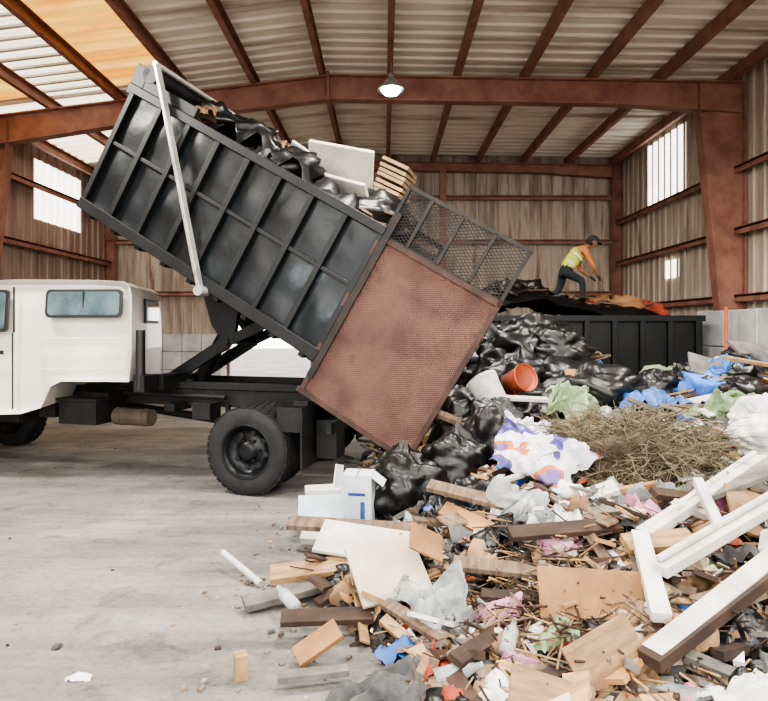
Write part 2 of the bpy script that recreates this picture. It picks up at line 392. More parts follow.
b.add(vs,fs); cabwarp(b)
o=b.obj('cab_shell',[M_['white']],truck,CM,bevel=.012)
def sidepanel(b,x0,x1,z0,z1,off,mi=0,r=.04,s=1):
    pts=[]
    for cx_,cz_,a0 in((x1-r,z1-r,0),(x0+r,z1-r,90),(x0+r,z0+r,180),(x1-r,z0+r,270)):
        for k in range(5):
            a=math.radians(a0+k*22.5); pts.append((cx_+r*math.cos(a),cz_+r*math.sin(a)))
    def yy(z,o): return s*(.98+o-(.07*max(0,z-1.42)/.55))
    n=len(pts); v=[(x,yy(z,off),z) for x,z in pts]+[(x,yy(z,-.03),z) for x,z in pts]
    b.add(v,[tuple(range(n)) if s>0 else tuple(range(n))[::-1]]+[(i,n+i,n+(i+1)%n,(i+1)%n) for i in range(n)],mi)
b=MB()
for s in(1,-1):
    sidepanel(b,1.34,2.12,1.62,1.9,.006,0,.05,s); sidepanel(b,1.365,2.095,1.645,1.875,.012,1,.04,s)
    b.box((1.73,s*.945,1.76),(.012,.02,.24))
    sidepanel(b,2.5,3.6,1.48,1.9,.006,0,.04,s); sidepanel(b,2.53,3.56,1.51,1.87,.012,1,.03,s)
    for x in(2.44,3.68): b.box((x,s*.975,1.1),(.012,.02,.75))
    b.box((2.44,s*.945,1.7),(.012,.03,.45))
    b.box((2.6,s*.985,1.28),(.14,.025,.04),mi=0)
    b.box((1.75,s*.983,1.42),(.9,.012,.02),mi=2); b.box((1.75,s*.983,1.12),(.86,.012,.02),mi=2); b.box((1.3,s*.975,1.27),(.02,.014,.3),mi=2)
    b.box((2.2,s*.983,1.27),(.02,.014,.3),mi=2)
    b.box((4.0,s*1.12,1.65),(.05,.14,.3)); b.beam((3.85,s*.97,1.8),(4.0,s*1.12,1.78),.02,.02)
b.box((1.235,0,1.7),(.02,.9,.26)); b.box((1.225,0,1.7),(.02,.84,.2),mi=1)
b.beam((3.85,0,1.9),(4.11,0,1.46),1.66,.03,mi=1)
b.box((4.58,0,.66),(.1,1.9,.18)); b.box((4.58,0,1.0),(.03,1.2,.2))
cabwarp(b)
b.obj('cab_windows_and_trim',[M_['rubber'],M_['glass'],M_['white']],truck,CM,bevel=.003)
b=MB(); b.cyl((1.19,.9,.92),(1.19,.9,1.5),.045,n=14); b.box((1.18,.84,.98),(.12,.2,.16)); b.box((1.15,.5,.98),(.14,.4,.14)); b.obj('air_intake',[M_['rubber']],truck)
b=MB()
for y in(.28,-.28):
    b.beam((1.42,y,.9),(.6,y,1.38),.06,.12); b.beam((.6,y,1.38),(.05,y,1.62),.05,.1)
    b.prism([(.42,1.98),(.95,2.1),(.78,1.55),(.62,1.35),(.52,1.38)],y-.03,y+.03)
b.cyl((1.15,0,.9),(.78,0,1.5),.07,n=16); b.cyl((.78,0,1.5),(.62,0,1.75),.04,n=12); b.cyl((.6,-.34,1.38),(.6,.34,1.38),.035)
b.cyl((1.4,-.34,.92),(1.4,.34,.92),.035)
for y in(.35,-.35): b.prism([(-.78,.86),(-.5,.86),(-.62,1.26),(-.72,1.26)],y-.03,y+.03)
b.obj('hoist',[M_['bodyd']],truck)
PH=math.radians(30.5)
BM=Matrix.Translation((-.69,0,1.24))@Matrix.Rotation(-PH,4,'Y')
L_,HH,W_=2.92,1.3,1.02
b=MB()
b.box((L_/2,0,.02),(L_,2*W_-.06,.04))
for s in(1,-1):
    nx,nz=96,26; vs=[]
    for side_ in(0,1):
        for j in range(nz+1):
            for i in range(nx+1):
                x=i/nx*L_; z=j/nz*HH
                bul=abs(math.sin(math.pi*x*8/L_))*abs(math.sin(math.pi*min(1,max(0,(z/.72 if z<.72 else (z-.72)/.58)))))
                dn=(.03*noise.noise(Vector((x*3,z*3,s*4)))+.008)*bul
                vs.append((x,s*(W_-.05-.02*side_+dn),z))
    o_=(nx+1)*(nz+1); q=[]
    for k in range(2):
        for j in range(nz):
            for i in range(nx):
                a=k*o_+j*(nx+1)+i; q.append((a,a+1,a+nx+2,a+nx+1))
    b.add(vs,q,0,True)
    b.box((L_/2,s*(W_-.02),HH-.04),(L_,.1,.08),mi=1); b.box((L_/2,s*(W_-.02),.05),(L_,.09,.11),mi=1)
    b.box((L_/2,s*(W_-.025),.72),(L_,.05,.04),mi=1)
    nr=8
    for i in range(nr+1):
        x=.03+i*(L_-.06)/nr
        b.box((x,s*(W_-.02),HH/2),(.055,.07,HH-.12),mi=1)
b.box((L_-.02,0,HH/2),(.04,2*W_-.06,HH)); b.box((L_+.01,0,HH-.05),(.1,2*W_,.1),mi=1)
b.box((.04,0,.03),(.08,2*W_,.12),mi=1)
for y in(.38,-.38): b.box((L_/2,y,-.09),(L_-.05,.07,.16),mi=1)
for i in range(9): b.box((.15+i*.33,0,-.02),(.06,2*W_-.06,.07),mi=1)
b.box((L_-.02,0,HH+.1),(.16,2*W_,.2),mi=1); b.cyl((L_-.12,-W_,HH+.16),(L_-.12,W_,HH+.16),.09,n=16,mi=1)
b.box((L_-.35,W_-.03,HH+.05),(.8,.05,.1),mi=1)
b.obj('dump_bed',[M_['body'],M_['bodyd']],truck,BM,bevel=.006)
b=MB()
y=W_+.07
b.beam((1.25,y,-.02),(2.72,y,1.56),.03,.075,up=(0,1,0)); b.beam((1.36,y+.02,.1),(2.6,y+.02,1.44),.03,.05,up=(0,1,0))
b.cyl((1.25,W_-.02,-.02),(1.25,y+.05,-.02),.045,n=18); b.cyl((2.72,-W_-.07,1.56),(2.72,y+.03,1.56),.025)
b.beam((1.25,-y,-.02),(2.72,-y,1.56),.03,.075,up=(0,1,0))
b.obj('tarp_arm',[M_['alu']],truck,BM,bevel=.004)
b=MB(); w=1.12; z0,z1=-.29,1.2; y=W_-.02
b.box((-w/2-.01,y,(z0+z1)/2),(w-.04,.02,z1-z0),mi=0)
for z in(z0,z1): b.box((-w/2,y,z),(w+.04,.06,.045),mi=1)
for x in(-.02,-w): b.box((x,y,(z0+z1)/2),(.04,.06,z1-z0+.05),mi=1)
b.box((-w/2,y-.03,.5),(w,.04,.05),mi=1); b.box((-w*.5,y-.03,.45),(.05,.04,z1-z0),mi=1)
for z in(.1,.6,1.1): b.cyl((.02,y+.01,z-.06),(.02,y+.01,z+.06),.03,n=10,mi=1)
b.obj('tailgate_sheet',[M_['rust'],mat('rusty_frame','#2e201b','#4a3229',6,.75)],truck,BM)
b=MB(); m0,m1=1.22,1.68
for z in(m0,m1): b.box((-w/2,y,z),(w+.04,.035,.035))
for x in(-.0,-w*.2,-w*.46,-w*.73,-w-.0): b.box((x,y,(m0+m1)/2),(.03,.035,m1-m0))
def clipl(x0,z0,dx,dz):
    t0,t1=-9,9
    for p,d,lo,hi in((x0,dx,-w,0),(z0,dz,m0,m1)):
        a,c=(lo-p)/d,(hi-p)/d
        t0=max(t0,min(a,c));t1=min(t1,max(a,c))
    return None if t0>=t1 else ((x0+dx*t0,y,z0+dz*t0),(x0+dx*t1,y,z0+dz*t1))
i=-2.2
while i<1.2:
    for sg in(1,-1):
        q=clipl(i,m0,1,.6*sg) if sg>0 else clipl(i,m1,1,-.6)
        if q and (Vector(q[0])-Vector(q[1])).length>.02: b.beam(q[0],q[1],.006,.01,up=(0,1,0))
    i+=.05
b.obj('tailgate_mesh',[M_['mesh']],truck,BM)
b=MB(); b.box((-.03,-W_+.02,HH/2),(.05,.08,HH+.3)); b.box((-.03,W_-.02,HH/2),(.06,.08,HH+.3))
b.beam((-.03,W_,1.4),(-.03,-W_,1.4),.05,.05); b.obj('rear_frame',[M_['mesh']],truck,BM)
# load in the bed
WB=T@BM
load=MB()
NX,NY=46,30; vs=[]
for j in range(NY+1):
    for i in range(NX+1):
        x=-.1+i/NX*2.85; yy=-.92+j/NY*1.84
        t=1.18+.16*math.sin(max(0,min(1,x/2.8))*math.pi)+.2*(abs(noise.noise(Vector((x*3,yy*3,0))))*2-.3)+.06*noise.noise(Vector((x*10,yy*10,2)))
        t-=max(0,.45-x)*1.6
        vs.append(WB@Vector((x,yy,t)))
load.add(vs,[(j*(NX+1)+i,j*(NX+1)+i+1,(j+1)*(NX+1)+i+1,(j+1)*(NX+1)+i) for j in range(NY) for i in range(NX)],0,True)
for i in range(30):
    c=WB@Vector((R.uniform(.3,2.7),R.uniform(-.7,.75),R.uniform(1.28,1.42))); load.bag(c,(.29,.25,.18),R.choice([0,0,0,0,4]),i*3.1,False,30,.26)
for i in range(16):
    c=WB@Vector((R.uniform(.3,2.5),R.uniform(-.8,.8),R.uniform(1.3,1.45))); s_=R.uniform(.2,.4)
    load.sheet(c,s_,s_,.08,rotm(R.uniform(-.6,.6),R.uniform(0,1),R.uniform(0,3)),R.choice([0,0,4,0,3]),i*2.2,14,7)
for i in range(34):
    c=WB@Vector((R.uniform(.2,2.5),R.uniform(-.85,.85),R.uniform(1.28,1.42)))
    load.box(c,(R.uniform(.15,.5),R.uniform(.03,.1),.02),rotm(R.uniform(-.4,.4),R.uniform(.2,.8),R.uniform(-.5,.5)),R.choice([1,2,2,3,2]))
load.obj('trash_load',[SHEET[1],WOOD[4],WOOD[1],SHEET[3],SHEET[2]])
b=MB(); RB=(WB.to_3x3())
def lb(c,d,r,mi): b.box(WB@Vector(c),d,RB@rotm(*r),mi)
lb((.95,.25,1.52),(.66,.62,.05),(.95,.3,.1),0); lb((1.42,.2,1.48),(.34,.3,.03),(.7,-.1,.3),1); lb((.72,.4,1.38),(.5,.4,.04),(.6,.2,-.2),0)
b.obj('broken_drywall_panel',[mat('drywall','#a39e93','#c5c0b4',4,.8,c3='#8c8576'),M_['block']],bevel=.01)
b=MB()
for i in range(11): lb((.6+.012*i,-.5,1.38+i*.055),(.32,.4,.035),(.04*math.sin(i*2),.05,.07*math.cos(i*3)),0)
b.obj('cardboard_stack',[mat('box_card','#8a7255','#ad9373',4,.85,island=.25)])
# ---------------------------------------------------------------- debris pile
def interp(t,tab):
    if t<=tab[0][0]: return tab[0][1]
    for (a,va),(c,vc) in zip(tab,tab[1:]):
        if t<=c: return va+(vc-va)*(t-a)/(c-a)
    return tab[-1][1]
BX=[(1,-.15),(2,-.3),(2.6,-.35),(3.5,-.75),(4.3,-.6),(5,-.3),(6,.2),(8,.6),(10,1)]
HY=[(.9,0),(1.3,.1),(2,.2),(2.6,.28),(3.5,.45),(4.5,.66),(5.5,.78),(6.5,.68),(7.5,.4),(8.5,.2),(9.5,.1),(10,0)]
def h0(x,y):
    r=max(0,min(1,(x-interp(y,BX))/2.1)); r=r*r*(3-2*r)
    z=r*(interp(y,HY)+.03*max(0,x-1.5))
    z+=1.05*math.exp(-((x-1.42)**2+(y-6.9)**2)/.8)
    z+=.42*math.exp(-((x-4.2)**2+(y-6.2)**2)/1.2)
    return z
def h(x,y):
    z=h0(x,y); k=min(1,z/.15)
    return z+k*(.07*noise.noise(Vector((x*2.2,y*2.2,0)))+.03*noise.noise(Vector((x*7,y*7,3))))
DP=empty('debris_pile')
b=MB(); NX,NY=150,170; vs=[]
for j in range(NY+1):
    for i in range(NX+1):
        x=-1.0+i/NX*6.3; y=.9+j/NY*8.9
        z=h(x,y)
        if h0(x,y)>.03: z+=.02*noise.noise(Vector((x*22,y*22,5)))
        else: z=-.02
        vs.append((x,y,z))
b.add(vs,[(j*(NX+1)+i,j*(NX+1)+i+1,(j+1)*(NX+1)+i+1,(j+1)*(NX+1)+i) for j in range(NY) for i in range(NX)],0,False)
b.obj('underlayer',[M_['pile']],DP)
def G(x,y,dz=0): return Vector((x,y,h(x,y)+dz))
wood=MB(); chips=MB(); shr=MB(); lum=MB()
def spot():
    while True:
        D=1.75*math.exp(R.random()*1.5); t=R.uniform(-.3,.8); x,y=t*D,D
        if x>5.2: continue
        if h0(x,y)>.035: return x,y
for i in range(760):
    x,y=spot(); L=R.uniform(.12,.62)*(1 if y>2.6 else .65); w=R.choice([.03,.05,.07,.1]); th=R.choice([.012,.02,.035])
    wood.box(G(x,y,R.uniform(0,.09)),(L,w,th),rotm(R.uniform(-.6,.6),R.uniform(-.4,.4),R.uniform(0,3.14)),R.choices(range(6),[4,5,6,1.6,1.6,4])[0])
for i in range(3400):
    x,y=spot(); L=R.uniform(.015,.1)
    chips.box(G(x,y,R.uniform(-.005,.05)),(L,L*R.uniform(.3,1),R.uniform(.004,.03)),rotm(R.uniform(-1,1),R.uniform(-1,1),R.uniform(0,3.14)),R.choices(range(10),[2.4,5,3,4,1.4,.8,0,1.2,2.4,.7])[0])
for i in range(290):
    x,y=spot(); s_=R.uniform(.08,.3)
    shr.sheet(G(x,y,R.uniform(.02,.06)),s_,s_*R.uniform(.5,1),R.uniform(.04,.09),rotm(R.uniform(-.6,.6),R.uniform(-.5,.5),R.uniform(0,6)),R.choices(range(10),[3,8,2.5,4,2,1.1,1.6,1.2,2.2,1])[0],seed=i*1.37,n=14,freq=10)
for i in range(130):
    x,y=spot(); s_=R.uniform(.05,.13)
    lum.bag(G(x,y,.02),(s_,s_*R.uniform(.6,1),s_*.6),R.choices(range(10),[1,7,3,2,1,.6,.6,1,1,.5])[0],i*2.3,False,22,.45)
for i in range(22):
    y=R.uniform(5.4,7.6); x=R.uniform(.9,2.0)
    lum.bag(G(x,y,.06),(.4,.36,.25),1,i*4.3,False,44,.24)
for i in range(26):
    y=R.uniform(5.3,6.8); x=R.uniform(2.9,4.8); s_=R.uniform(.12,.24)
    lum.bag(G(x,y,.05),(s_*1.2,s_,s_*.7),R.choices(range(9),[2,3,3,2,1.4,1.6,0,.5,3])[0],i*6.3,False,24,.5)
for i in range(90):
    x,y=spot(); s_=R.uniform(.05,.15)
    chips.box(G(x,y,.04),(s_,s_*R.uniform(.5,1.4),s_*R.uniform(.3,.8)),rotm(R.uniform(-.5,.5),R.uniform(-.5,.5),R.uniform(0,3.14)),R.choices([0,3,4,9,7,8,5],[4,6,2.4,1.4,.9,2,.8])[0])
wood.obj('scrap_lumber',WOOD,DP); chips.obj('rubble_bits',SHEET,DP); shr.obj('plastic_and_paper_litter',SHEET,DP); lum.obj('rubbish_bundles',SHEET,DP)
b=MB()
for i in range(1500):
    x,y=spot()
    if R.random()<.6: x,y=R.gauss(.75,.35),R.gauss(2.75,.35)
    if h0(x,y)<.03: continue
    a=R.uniform(0,6.28);L=R.uniform(.05,.28);p=G(x,y,.03+R.random()*.05)
    b.cyl(p,p+Vector((math.cos(a)*L,math.sin(a)*L,R.uniform(-.05,.1))),R.uniform(.002,.006),n=5,mi=R.choice([0,0,1,2]))
b.obj('broken_sticks',[WOOD[2],WOOD[1],WOOD[0]],DP)
b=MB()
def dome(x,y): 
    rr=((x-1.68)/.6)**2+((y-4.05)/.48)**2
    return max(0,.34*(1-rr))*(1+.9*noise.noise(Vector((x*4.5,y*4.5,0))))
for i in range(2300):
    a=R.uniform(0,6.28); rr=math.sqrt(R.random())*.98; cx_=1.68+rr*.6*math.cos(a); cy_=4.05+rr*.48*math.sin(a)
    p=G(cx_,cy_,.04+dome(cx_,cy_)*R.uniform(.4,1.05)); d=Vector((R.uniform(-1,1),R.uniform(-1,1),R.uniform(-.35,.6))).normalized()
    for k in range(4):
        q=p+d*R.uniform(.02,.06); b.cyl(p,q,.0022,.0016,n=4,mi=i%3,cap=False); p=q
        d=(d+Vector((R.uniform(-.7,.7),R.uniform(-.7,.7),R.uniform(-.6,.4)))).normalized()
# longer branches with side twigs
for i in range(120):
    a=R.uniform(0,6.28); rr=math.sqrt(R.random()); cx_=1.68+rr*.55*math.cos(a); cy_=4.05+rr*.42*math.sin(a)
    p=G(cx_,cy_,.05+dome(cx_,cy_)*.9); d=Vector((math.cos(a)+R.uniform(-.6,.6),math.sin(a)+R.uniform(-.6,.6),R.uniform(-.1,.6))).normalized(); r_=.0055
    for k in range(6):
        q=p+d*R.uniform(.04,.08); b.cyl(p,q,r_,r_*.8,n=5,mi=(4 if i%2 else 2),cap=False)
        for t in range(2):
            e=(d+Vector((R.uniform(-1,1),R.uniform(-1,1),R.uniform(-.4,.9)))).normalized(); b.cyl(q,q+e*R.uniform(.03,.08),r_*.45,.001,n=4,mi=(4,0,2)[t+i%2],cap=False)
        p=q; r_*=.8; d=(d+Vector((R.uniform(-.3,.3),R.uniform(-.3,.3),R.uniform(-.35,.1)))).normalized()
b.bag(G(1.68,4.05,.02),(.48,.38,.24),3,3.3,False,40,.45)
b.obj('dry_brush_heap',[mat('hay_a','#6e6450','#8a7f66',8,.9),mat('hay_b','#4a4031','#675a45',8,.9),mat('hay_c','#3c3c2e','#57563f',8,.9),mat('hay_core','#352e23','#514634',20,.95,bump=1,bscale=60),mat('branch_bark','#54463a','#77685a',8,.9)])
def bag(x,y,r,seed,dz=None,mi=1,name='black_trash_bag',rot=None):
    b=MB(); b.bag(G(x,y,r[2]*.72 if dz is None else dz),r,0,seed,True,64,.22,rot); return b.obj(name,[SHEET[mi]])
bag(.16,4.35,(.31,.25,.27),1.2); bag(.54,4.5,(.24,.22,.24),3.4); bag(.85,4.6,(.24,.2,.3),5.1); bag(.75,5.15,(.34,.28,.3),7.7)
bag(1.15,5.3,(.3,.25,.22),9.1); bag(1.35,5.9,(.42,.3,.3),11.4); bag(1.75,6.2,(.36,.3,.24),13.2); bag(2.55,5.6,(.22,.2,.16),6.2)
bag(3.1,5.2,(.22,.2,.16),17.2)
bag(2.6,4.1,(.22,.2,.16),21.2,mi=0,name='white_trash_bag'); bag(2.85,4.5,(.22,.2,.16),23.1,mi=0,name='white_trash_bag')
def sheet(name,x,y,w,d,amp,m,seed,rot=(0,0,0),dz=.06,freq=6,drape=False,n=44):
    b=MB(); b.sheet(G(x,y,dz),w,d,amp,rotm(*rot),0,seed,n,freq,h if drape else None); return b.obj(name,[m])
def printed():
    m=mat('printed_sack','#e4e0e6','#f2f0f2',3,.35)
    nt=m.node_tree;N=nt.nodes;L=nt.links
    v=N.new('ShaderNodeTexNoise'); v.inputs['Scale'].default_value=3.9; v.inputs['Detail'].default_value=0; tc=N.new('ShaderNodeTexCoord'); L.new(tc.outputs['Object'],v.inputs[0])
    cr=N.new('ShaderNodeValToRGB'); cr.color_ramp.interpolation='CONSTANT'; e=cr.color_ramp.elements
    e[0].color=lin('#45407c'); e[1].position=.38; e[1].color=lin('#c9c6ce')
    for p,c in((.62,'#b8662e'),(.66,'#6c4f8c'),(.72,'#cfcdd2')):
        x=e.new(p); x.color=lin(c)
    L.new(v.outputs['Fac'],cr.inputs[0]); L.new(cr.outputs[0],N['Principled BSDF'].inputs['Base Color']); return m
sheet('printed_feed_sack',.98,3.85,.62,.38,.05,printed(),4.4,(.75,.25,-.75),.22,5)
sheet('green_plastic_tarp',1.62,4.95,.42,.44,.12,SHEET[5],8.1,(.6,.1,.3),.2,7)
sheet('blue_cloth',2.3,5.2,.66,.24,.07,SHEET[4],2.1,(.1,0,.1),.1,7)
sheet('blue_cloth',3.2,5.6,.5,.3,.08,SHEET[4],12.1,(.3,0,.4),.2,7)
sheet('clear_plastic_bag',.3,2.8,.3,.4,.12,SHEET[6],9.9,(.5,.2,.4),.14,9)
sheet('white_tarp',1.4,2.0,.5,.36,.07,SHEET[0],12.1,(.2,.1,.2),.12,7)
sheet('grey_blanket',.02,2.35,.4,.26,.06,SHEET[2],14.1,(.1,0,.2),.1,5,True)
sheet('grey_blanket',1.55,3.55,.8,.3,.09,SHEET[6],15.1,(.3,0,.1),.1,7)
sheet('clear_plastic_bag',.85,3.4,.35,.4,.1,SHEET[6],19.9,(.6,.2,.9),.14,9)
sheet('green_plastic_tarp',2.95,4.9,.45,.4,.12,SHEET[5],31,(.3,-.2,.5),.2,7)
sheet('teal_sheet',1.72,2.25,.3,.3,.05,mat('teal_plastic','#4f8888','#88b0ae',4,.5),41,(.3,-.2,.5),.12,7)
sheet('black_plastic_sheet',.6,3.75,.4,.35,.09,SHEET[1],51,(.5,-.2,.5),.14,5)
sheet('black_plastic_sheet',1.25,2.05,.4,.3,.09,SHEET[1],55,(.3,-.2,.5),.1,5)
sheet('black_plastic_sheet',1.35,6.35,1.0,.7,.14,SHEET[1],57,(.7,-.2,.4),.3,3)
sheet('black_plastic_sheet',.15,3.35,.35,.2,.08,SHEET[1],59,(.3,-.2,.2),.08,5)
sheet('white_tarp',1.12,4.2,.3,.3,.08,SHEET[0],61,(.6,.2,.4),.22,8)
def board(name,x,y,d,rot,m,dz=.1):
    b=MB(); b.box((0,0,0),d); mt=Matrix.Translation(G(x,y,dz))@Euler(rot).to_matrix().to_4x4()
    if d[0]>.15 and d[1]>.15:
        for i in range(4): b.cyl((d[0]*(.4 if i%2 else -.4),d[1]*(.4 if i//2 else -.4),d[2]*.5),(d[0]*(.4 if i%2 else -.4),d[1]*(.4 if i//2 else -.4),d[2]*.5+.003),.006,n=6)
    return b.obj(name,[m],None,mt,bevel=.003)
board('plywood_board',.92,2.66,(.46,.22,.018),(.9,.02,-.1),WOOD[3],.13)
board('plywood_board',.85,2.28,(.3,.2,.02),(1.0,-.35,.3),WOOD[0],.13)
board('plywood_board',.6,2.15,(.3,.16,.02),(.6,.2,-.2),WOOD[0],.1)
board('particle_board',.02,3.15,(.38,.34,.025),(.65,-.1,.35),mat('mdf_cream','#aaa08a','#c2b8a2',3,.7),.18)
board('plywood_board',.22,3.12,(.2,.16,.015),(.7,.5,.3),WOOD[3],.3)
board('particle_board',-.1,3.6,(.6,.3,.02),(.3,.1,-.15),WOOD[4],.12)
board('wood_plank',-.15,3.85,(.95,.12,.035),(.25,.02,-.12),WOOD[1],.16)
board('wood_plank',-.35,3.45,(.6,.13,.04),(.3,-.08,.15),WOOD[0],.1)
board('wood_plank',-.52,3.3,(.5,.1,.04),(.2,-.06,.45),WOOD[5],.06)
board('wood_plank',-.28,2.95,(.45,.1,.03),(.2,.02,.12),WOOD[2],.09)
board('wood_plank',-.3,2.72,(.22,.1,.03),(.5,-.5,.3),WOOD[3],.09)
board('wood_plank',-.3,2.55,(.3,.05,.03),(.1,.0,.2),WOOD[5],.05)
board('wood_plank',.6,3.0,(.5,.09,.03),(.3,.05,-.15),WOOD[1],.16)
board('wood_plank',.55,3.55,(.6,.1,.03),(.3,.15,-.35),WOOD[1],.2)
board('wood_plank',.62,4.95,(.45,.08,.04),(.3,.35,-.3),WOOD[1],.45)
board('wood_plank',1.1,5.0,(.55,.07,.03),(.2,.05,.05),WOOD[4],.42)
board('wood_plank',.95,3.15,(.6,.1,.03),(.3,-.05,.1),WOOD[2],.14)
board('wood_plank',1.35,2.95,(.35,.11,.04),(.4,-.05,.1),WOOD[0],.16)
board('plywood_board',1.85,5.4,(.42,.26,.02),(.9,.0,.2),WOOD[3],.24)
board('cardboard_sheet',3.0,5.5,(.4,.3,.02),(.6,.3,-.2),WOOD[5],.2)
board('cardboard_sheet',2.1,3.2,(.5,.35,.02),(.5,.3,-.2),SHEET[3],.05)
board('cardboard_sheet',1.9,2.6,(.5,.3,.02),(.5,.1,.4),WOOD[5],.03)
board('wood_plank',3.4,5.4,(.8,.1,.03),(.2,.15,.25),WOOD[0],.25)
board('wood_plank',3.7,5.8,(.7,.25,.03),(.5,.1,.1),WOOD[5],.2)
board('wood_plank',.4,2.5,(.4,.07,.03),(.3,.1,.9),WOOD[2],.12)
board('wood_plank',.15,2.75,(.42,.06,.03),(.3,.1,-.8),WOOD[1],.12)
def bm(b,x0,y0,d0,x1,y1,d1,w=.09,t=.04,mi=0):
    b.beam(G(x0,y0,d0),G(x1,y1,d1),w,t,mi)
b=MB()
bm(b,1.3,3.0,.17,2.35,3.75,.2,.09,.05); bm(b,1.22,2.65,.16,2.05,3.1,.2,.07,.05); bm(b,1.27,2.98,.18,1.12,2.42,.14,.08,.05); bm(b,1.75,3.35,.22,1.62,2.85,.2,.05,.04)
bm(b,1.32,3.03,.2,2.33,3.77,.23,.03,.02); bm(b,1.22,2.67,.2,2.03,3.12,.24,.03,.02)
b.obj('broken_window_frame',[WOOD[4]],bevel=.004)
b=MB(); bm(b,.98,2.22,.14,2.0,2.75,.3,.1,.05,1); bm(b,1.0,2.24,.17,2.0,2.77,.332,.09,.012,0)
b.obj('painted_timber_post',[WOOD[4],WOOD[2]],bevel=.003)
b=MB(); bm(b,1.6,3.3,.12,2.6,3.55,.3,.1,.03); bm(b,1.9,3.0,.08,2.7,3.4,.28,.05,.03); b.obj('door_casing',[WOOD[5]],bevel=.003)
b=MB(); b.box((0,0,.26),(.2,.16,.5),mi=0); b.box((0,-.0,.5),(.005,.161,.03),mi=1)
b.box((-.06,-.082,.26),(.05,.004,.44),mi=0); b.box((.04,-.083,.2),(.03,.003,.26),mi=2); b.box((0,-.083,.38),(.12,.003,.02),mi=2)
b.beam((-.1,-.08,.5),(-.12,-.2,.54),.01,.15,mi=0); b.beam((0.1,0,.5),(.18,0,.44),.15,.006,mi=0)
b.obj('printed_carton',[mat('carton_white','#b4bcc2','#ccd3d8',4,.7),SHEET[3],SHEET[4]],None,Matrix.Translation((-.17,4.15,.02))@Matrix.Rotation(-.15,4,'Z')@Matrix.Rotation(.05,4,'X'))
board('foam_sheet',-.45,4.35,(.34,.2,.05),(.85,0,.1),mat('foam_bluewhite','#9fb0be','#bccad4',4,.7),.2)
board('foam_sheet',-.42,4.12,(.28,.16,.06),(.6,0,-.2),WOOD[4],.1)
board('foam_sheet',-.42,4.5,(.34,.1,.05),(.2,0,.2),WOOD[4],.3)
b=MB(); b.cyl((-1.02,3.8,.1),(-.72,3.5,.03),.019,.019,n=14); b.obj('white_pvc_pipe',[SHEET[0]])
def bucket(name,m,loc,rot,s=1):
    b=MB(); b.lathe([(0,.001),(0,.1),(.26,.13),(.27,.135),(.24,.135),(.24,.124),(.02,.095),(.02,.001)],(0,0,0),(0,0,1),28); b.cyl((-.13,0,.22),(0,-.15,.1),.003,n=5); b.cyl((0,-.15,.1),(.13,0,.22),.003,n=5)
    b.obj(name,[m],None,Matrix.Translation(loc)@Euler(rot).to_matrix().to_4x4()@Matrix.Scale(s,4))
bucket('white_bucket',SHEET[0],(.95,5.0,.86),(-.5,-.5,0),1.05)
bucket('orange_bucket',mat('orange_plastic','#8c3c22','#a85230',4,.6),(1.1,5.3,1.02),(1.2,.3,.4),.9)
b=MB()
for (x,y,a) in((-.02,3.0,.5),(.5,2.45,1.2),(-.45,3.05,2.2),(.2,2.35,.2)):
    ax=Vector((math.cos(a),math.sin(a),.15)).normalized()
    b.lathe([(0,.001),(0,.032),(.13,.033),(.17,.015),(.19,.013),(.2,.013),(.2,.001)],G(x,y,.1),ax,16,0)
b.obj('plastic_bottles',[SHEET[6]])
board('wood_block',-.62,2.6,(.055,.055,.11),(0,0,.4),WOOD[0],.055)
sheet('paper_scrap',-1.32,2.6,.09,.05,.015,SHEET[0],5,(0,0,.2),.02,20,n=8)
sheet('paper_scrap',-1.55,2.85,.04,.03,.015,SHEET[2],6,(0,0,.2),.02,20,n=8)
b=MB()
for i in range(480):
    x,y=R.uniform(-1.3,.2),R.uniform(2.2,5)
    d=interp(y,BX)-x
    if d<-.3 or d>.5*R.random()**2+.05: continue
    s_=R.uniform(.005,.035); b.box((x,y,s_*.25),(s_,s_*.6,s_*.4),rotm(0,0,R.uniform(0,3)),R.choice([1,2,5,5,1,0,4]))
for i in range(90):
    x,y=R.uniform(-4,0),R.uniform(2.3,8); s_=R.uniform(.005,.02)
    b.box((x,y,s_*.2),(s_,s_*.6,s_*.4),rotm(0,0,R.uniform(0,3)),R.choice([1,2,5,2]))
b.obj('wood_splinters',WOOD)
# ---------------------------------------------------------------- roll-off container
CX0,CX1,CY0,CY1,CH=1.0,5.25,10.0,12.2,1.68
b=MB()
b.box(((CX0+CX1)/2,CY0,CH/2+.1),(CX1-CX0,.04,CH-.2)); b.box(((CX0+CX1)/2,CY1,CH/2+.1),(CX1-CX0,.04,CH-.2))
b.box((CX0,(CY0+CY1)/2,CH/2+.1),(.04,CY1-CY0,CH-.2)); b.box((CX1,(CY0+CY1)/2,CH/2+.1),(.04,CY1-CY0,CH-.2)); b.box(((CX0+CX1)/2,(CY0+CY1)/2,.2),(CX1-CX0,CY1-CY0,.06))
for y,s in((CY0,-1),(CY1,1)):
    b.box(((CX0+CX1)/2,y+s*.03,CH),(CX1-CX0+.1,.12,.1)); b.box(((CX0+CX1)/2,y+s*.03,.22),(CX1-CX0+.1,.12,.12))
    for i in range(10): b.box((CX0+.05+i*(CX1-CX0-.1)/9,y+s*.05,CH/2+.1),(.09,.1,CH-.25))
for x,s in((CX0,-1),(CX1,1)):
    b.box((x+s*.03,(CY0+CY1)/2,CH),(.12,CY1-CY0+.1,.1))
    for i in range(4): b.box((x+s*.05,CY0+.1+i*(CY1-CY0-.2)/3,CH/2+.1),(.08,.09,CH-.25))
for x in(CX0+.4,CX1-.4):
    for y in(CY0+.4,CY1-.4): b.cyl((x-.1,y,.1),(x+.1,y,.1),.1,n=14)
b.obj('roll_off_container',[M_['bodyd']],bevel=.008)
